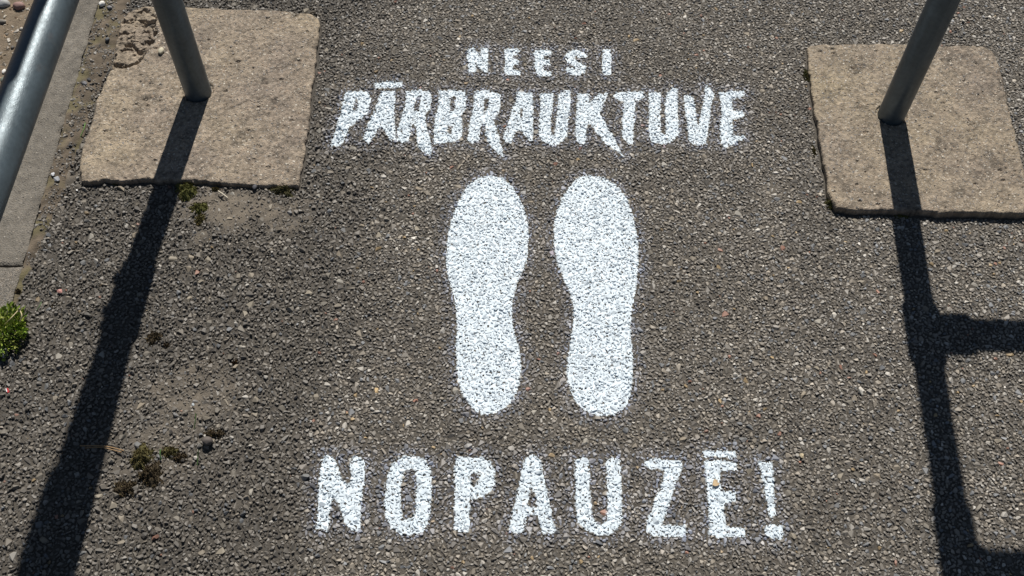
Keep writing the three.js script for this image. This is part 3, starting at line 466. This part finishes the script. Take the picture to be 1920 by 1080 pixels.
pebble(107, 337, 12, 10, [.34, .35, .37], 'blue-grey chip of stone wedged between kerb and asphalt', .004);
pebble(145, 357, 6, 4, [.8, .8, .78], 'tiny bright white chip on the asphalt by the kerb', .002);
pebble(478, 352, 9, 9, [.07, .07, .08], 'dark round pebble at the foot of the crumbled slab', .003);
pebble(113, 547, 11, 8, [.42, .21, .18], 'pink chip of stone on the asphalt near the weed', .002);
pebble(10, 664, 12, 14, [.3, .31, .33], 'smooth grey pebble below the green weed', .004, 'pebble', .05);
pebble(390, 829, 17, 12, [.1, .085, .075], 'dark round clod lying in the mossy patch', .003, 'clod', .05);
pebble(363, 759, 8, 6, [.33, .36, .38], 'blue-grey chip of stone in the dusty patch', .003);
pebble(1503, 855, 9, 8, [.48, .4, .26], 'yellowish chip of stone beside the exclamation mark', .0015);
pebble(1806, 39, 9, 6, [.58, .54, .46], 'cream chip of stone behind the slab with whole corners', .0015);
pebble(1613, 737, 9, 12, [.3, .29, .26], 'pale angular chip on the asphalt beside the railing shadow', .0015);

// leaf-built plants
function leafCloud(n, fn, len, wid) { // small folded leaves
  const P = [], C = []; const a = new THREE.Vector3(), t = new THREE.Vector3(), s = new THREE.Vector3();
  for (let k = 0; k < n; k++) {
    const { p, d, c, l = 1 } = fn(k); t.copy(d).normalize(); s.set(rr(-1, 1), rr(-.3, .3), rr(-1, 1)).cross(t).normalize(); const L = len * l * rr(.7, 1.3), w = wid * l * rr(.7, 1.3); const nrm = s.clone().cross(t).multiplyScalar(w * .5);
    const q = (f, g, h) => [p.x + t.x * L * f + s.x * w * g + nrm.x * h, p.y + t.y * L * f + s.y * w * g + nrm.y * h, p.z + t.z * L * f + s.z * w * g + nrm.z * h];
    const b = q(0, 0, 0), m = q(.5, 0, -.35), e = q(1, 0, -.5), l1 = q(.25, .8, .1), l2 = q(.72, .75, -.1), r1 = q(.25, -.8, .1), r2 = q(.72, -.75, -.1);
    for (const f of [[b, l1, m], [l1, l2, m], [l2, e, m], [b, m, r1], [r1, m, r2], [r2, m, e]]) for (const v of f) { P.push(...v); C.push(...c); }
  }
  const g = new THREE.BufferGeometry(); g.setAttribute('position', new THREE.Float32BufferAttribute(P, 3)); g.setAttribute('color', new THREE.Float32BufferAttribute(C, 3)); g.computeVertexNormals(); return g;
}
const leafMat = new THREE.MeshPhysicalMaterial({ vertexColors: true, roughness: .6, side: THREE.DoubleSide });
const mossMat = std({ vertexColors: true, roughness: 1, side: THREE.DoubleSide });
function moss(px, py, wpx, hpx, hgt, c, label, yb = 0) {
  const [x, z] = gp(px, py, yb), rx = wpx / 1900, rz = hpx / 1500, sd = rnd() * 50; const g = group('moss_cushion', x, yb, z); tag(g, label, 'moss', 'moss cushions in the joints and hollows');
  const surf = (a, q) => { const k = 1 + .95 * fbm(Math.cos(a) * 2.2 + sd, Math.sin(a) * 2.2, sd, 3); const X = Math.cos(a) * q * rx * k, Zz = Math.sin(a) * q * rz * k; return [X, hgt * .62 * (1 - q * q) * (1 + 1.1 * fbm(X * 130, Zz * 130, sd, 2)) - .002 * q, Zz]; };
  const P = [], I = [], nA = 28, nQ = 7; for (let j = 0; j <= nQ; j++) for (let i = 0; i < nA; i++) P.push(...surf(i / nA * 6.2832, j / nQ)); for (let j = 0; j < nQ; j++) for (let i = 0; i < nA; i++) { const a = j * nA + i, b = j * nA + (i + 1) % nA; I.push(a, b, a + nA, b, b + nA, a + nA); }
  const lump = new THREE.BufferGeometry(); lump.setAttribute('position', new THREE.Float32BufferAttribute(P, 3)); lump.setIndex(I); lump.computeVertexNormals();
  part('cushion', lump, std({ color: lin(c[0] * .7, c[1] * .7, c[2] * .7), roughness: 1 }), g);
  const n = Math.round(500 * Math.min(3, (wpx * hpx) / 700) + 140);
  part('shoots', leafCloud(n, () => { const a = rnd() * 6.283, q = Math.sqrt(rnd()), s = surf(a, q); const k = rr(.55, 1.5); const tan = rnd() < .12; return { p: new THREE.Vector3(...s), d: new THREE.Vector3(Math.cos(a) * q + gauss() * .5, 1.1, Math.sin(a) * q + gauss() * .5), c: tan ? [.2 * k, .15 * k, .06 * k] : [c[0] * k * rr(.9, 1.2), c[1] * k, c[2] * k] }; }, .0024, .0009), mossMat, g);
  return g;
}
const GR = [.13, .135, .035], OL = [.13, .115, .042], BR = [.075, .056, .03];
moss(349, 357, 40, 34, .018, GR, 'largest round green moss cushion in the joint before the crumbled slab', -.002);
moss(531, 357, 54, 24, .014, [.105, .098, .04], 'flat oval olive moss cushion at the corner of the crumbled slab', -.003);
moss(372, 390, 34, 22, .010, GR, 'ragged green moss tuft on the asphalt below the round cushion', -.002);
moss(376, 413, 22, 24, .009, OL, 'small olive moss tuft on the asphalt, farthest of its row from the slab', -.002);
moss(404, 356, 18, 10, .007, OL, 'thin moss tuft in the joint between the cushion and the dry straw', -.002);
moss(222, 344, 24, 12, .006, OL, 'low moss patch in the joint near the kerb', -.002);
moss(266, 858, 36, 36, .018, OL, 'olive moss cushion beside the dry twig', -.002);
moss(282, 890, 40, 32, .017, BR, 'dark brown moss cushion in front of the olive one', -.002);
moss(236, 914, 38, 26, .012, BR, 'dark brown moss patch lying in the railing shadow edge', -.002);
moss(320, 848, 32, 18, .009, OL, 'low moss patch with a grass blade on the dusty asphalt', -.002);
moss(340, 858, 22, 18, .009, BR, 'small brown moss tuft on the dusty asphalt', -.002);
moss(290, 633, 34, 22, .010, BR, 'dark brown moss patch between two tar spots near the shadow', -.003);
moss(312, 648, 14, 10, .005, BR, 'tiny brown moss tuft beside the dark patch', -.003);
moss(393, 682, 18, 12, .005, BR, 'small brown moss tuft on open asphalt', -.003);
moss(440, 680, 20, 10, .005, [.12, .07, .03], 'rusty brown moss smear on open asphalt', -.003);
moss(404, 816, 40, 18, .011, BR, 'dark straggly moss above the round clod', -.003);
moss(108, 573, 30, 18, .006, BR, 'brown moss patch near the pink chip', -.003);
moss(34, 548, 12, 10, .008, BR, 'brown moss tuft at the kerb edge above the weed', -.001);
moss(1511, 142, 10, 34, .009, [.1, .1, .03], 'long green moss strip along the side of the whole slab', -.002);
moss(1556, 384, 18, 24, .012, [.12, .12, .035], 'green moss cushion at the near corner of the whole slab', -.002);
moss(1526, 285, 7, 40, .006, OL, 'thin olive moss line in the joint of the whole slab', -.003);
moss(1688, 408, 34, 12, .009, GR, 'moss cushion under the post shadow at the whole slab', -.004);
moss(1692, 207, 14, 6, .004, BR, 'tiny moss tuft at the foot of the post in the whole slab', .011);

function blade(pts, w, c, name, label, cat, grp) { // a thin grass blade or straw along points
  const cv = new THREE.CatmullRomCurve3(pts); const g = new THREE.TubeGeometry(cv, 14, w, 5); const m = thing(name, g, std({ color: lin(...c), roughness: .7 })); return tag(m, label, cat, grp);
}
const vp = (px, py, y) => { const [x, z] = gp(px, py, y); return new THREE.Vector3(x, y, z); };
// the weed at the kerb
{
  const [x, z] = gp(6, 628, 0); const g = group('green_weed', x, 0, z); tag(g, 'bright green leafy weed growing at the end of the kerb', 'weed');
  const G = [[.2, .29, .03], [.28, .36, .05], [.12, .2, .025], [.36, .39, .1]];
  part('leaves', leafCloud(1500, () => { const a = rnd() * 6.283, q = Math.sqrt(rnd()), k = 1 + .7 * fbm(Math.cos(a) * 2, Math.sin(a) * 2, 5, 2); const h = rnd(); const c = G[(rnd() * 4) | 0], s = rr(.7, 1.2); return { p: new THREE.Vector3(Math.cos(a) * q * .043 * k, .003 + h * .03 * Math.sqrt(1 - q * q * .8) * (1 + .8 * fbm(Math.cos(a) * q * 3, Math.sin(a) * q * 3, 8, 2)), Math.sin(a) * q * .048 * k), d: new THREE.Vector3(Math.cos(a) * q + gauss() * .6, .55, Math.sin(a) * q + gauss() * .6), c: [c[0] * s, c[1] * s, c[2] * s], l: rr(.6, 1.25) }; }, .0085, .0026), leafMat, g);
  for (let k = 0; k < 16; k++) { const a = rnd() * 6.28, q = rr(.01, .04); part('stem', new THREE.TubeGeometry(new THREE.CatmullRomCurve3([new THREE.Vector3(0, -.003, 0), new THREE.Vector3(Math.cos(a) * q * .5, .018, Math.sin(a) * q * .5), new THREE.Vector3(Math.cos(a) * q, rr(.022, .034), Math.sin(a) * q)]), 6, .0007, 5), std({ color: lin(.16, .2, .06), roughness: .8 }), g); }
}
const STRAW = [.5, .42, .24], DRY = [.3, .19, .09], GREEN = [.11, .2, .05];
blade([vp(5, 612, .02), vp(20, 597, .042), vp(33, 583, .035)], .0009, STRAW, 'dry_stalk', 'straight pale dry stalk lying over the green weed', 'stalk');
blade([vp(38, 583, .03), vp(41, 592, .03), vp(38, 603, .022)], .0011, STRAW, 'dry_stalk', 'short yellow dry stalk hanging from the edge of the weed', 'stalk');
blade([vp(409, 358, .006), vp(418, 364, .006), vp(427, 371, .004)], .0013, [.6, .54, .42], 'dry_stalk', 'pale straw piece on the asphalt before the crumbled slab', 'straw');
blade([vp(36, 68, .012), vp(38, 76, .006), vp(37, 86, .001)], .0012, STRAW, 'dry_stalk', 'yellow straw piece on the bare soil', 'straw');
blade([vp(367, 775, .018), vp(366, 790, .010), vp(364, 804, .001)], .0009, GREEN, 'grass_blade', 'thin green grass blade in the dusty patch', 'grass');
blade([vp(372, 843, .018), vp(371, 855, .010), vp(370, 872, .001)], .0009, GREEN, 'grass_blade', 'green grass blade below the round clod', 'grass');
blade([vp(301, 842, .012), vp(300, 852, .008), vp(302, 862, .001)], .0012, [.12, .24, .07], 'grass_blade', 'short green grass blade among the moss cushions', 'grass');
blade([vp(160, 230, .014), vp(157, 242, .010), vp(151, 256, .001)], .0009, [.2, .4, .1], 'grass_blade', 'bright green grass blade between kerb and crumbled slab', 'grass');
blade([vp(78, 566, .008), vp(74, 574, .007), vp(69, 582, .002)], .0008, [.12, .22, .08], 'grass_blade', 'small green grass blade beside the weed', 'grass');
blade([vp(150, 836, .003), vp(185, 836, .006), vp(205, 838, .006), vp(232, 845, .003)], .0010, DRY, 'dry_twig', 'thin brown twig crossing the railing shadow', 'twig');
blade([vp(160, 840, .003), vp(190, 839, .005), vp(228, 848, .002)], .0008, DRY, 'dry_twig', 'second thin brown twig lying along the first', 'twig');
// scraps
{
  const [x, z] = gp(15, 732, .002); const g = group('litter_scrap', x, .001, z); g.rotation.set(.1, .5, .12); tag(g, 'small red and white plastic scrap on the asphalt', 'litter');
  const a = new THREE.BoxGeometry(.0035, .0018, .009, 2, 1, 4); const p = a.attributes.position; for (let i = 0; i < p.count; i++) p.setX(i, p.getX(i) * (1 - 20 * Math.abs(p.getZ(i)))), p.setY(i, p.getY(i) + .001 + 8 * p.getZ(i) ** 2); a.computeVertexNormals(); part('red_foil', a, std({ color: lin(.5, .05, .05), roughness: .4 }), g);
  const b = a.clone().scale(.5, 1, .8).translate(-.0019, .0002, -.0015); part('white_foil', b, std({ color: lin(.8, .8, .8), roughness: .4 }), g);
}
{ // tan scrap on the E
  const [x, z] = gp(1342, 905, .002); const s = new THREE.Shape([[-.006, -.005], [-.001, -.0066], [.004, -.005], [.0065, -.001], [.003, 0], [.0035, .004], [-.002, .0066], [-.0045, .002]].map(p => new THREE.Vector2(...p)));
  const g = new THREE.ExtrudeGeometry(s, { depth: .0006, bevelEnabled: false, curveSegments: 4 }).rotateX(-Math.PI / 2); const p = g.attributes.position; for (let i = 0; i < p.count; i++) p.setY(i, p.getY(i) + 25 * (p.getX(i) ** 2) - .001 * Math.sin(p.getZ(i) * 500)); g.computeVertexNormals();
  const m = thing('leaf_scrap', g, std({ color: lin(.5, .37, .22), roughness: .8, side: THREE.DoubleSide })); m.position.set(x, .0022, z); tag(m, 'curled tan leaf scrap stuck on the painted letter Ē', 'leaf');
}
console.log('stones', stones.length, 'singles', singles.size, 'paint tris', marks.reduce((a, m) => a + m.pos.length / 9, 0));
scene.traverse(o => { if (o.isMesh) { o.castShadow = o.receiveShadow = true; } });
renderer.render(scene, camera);
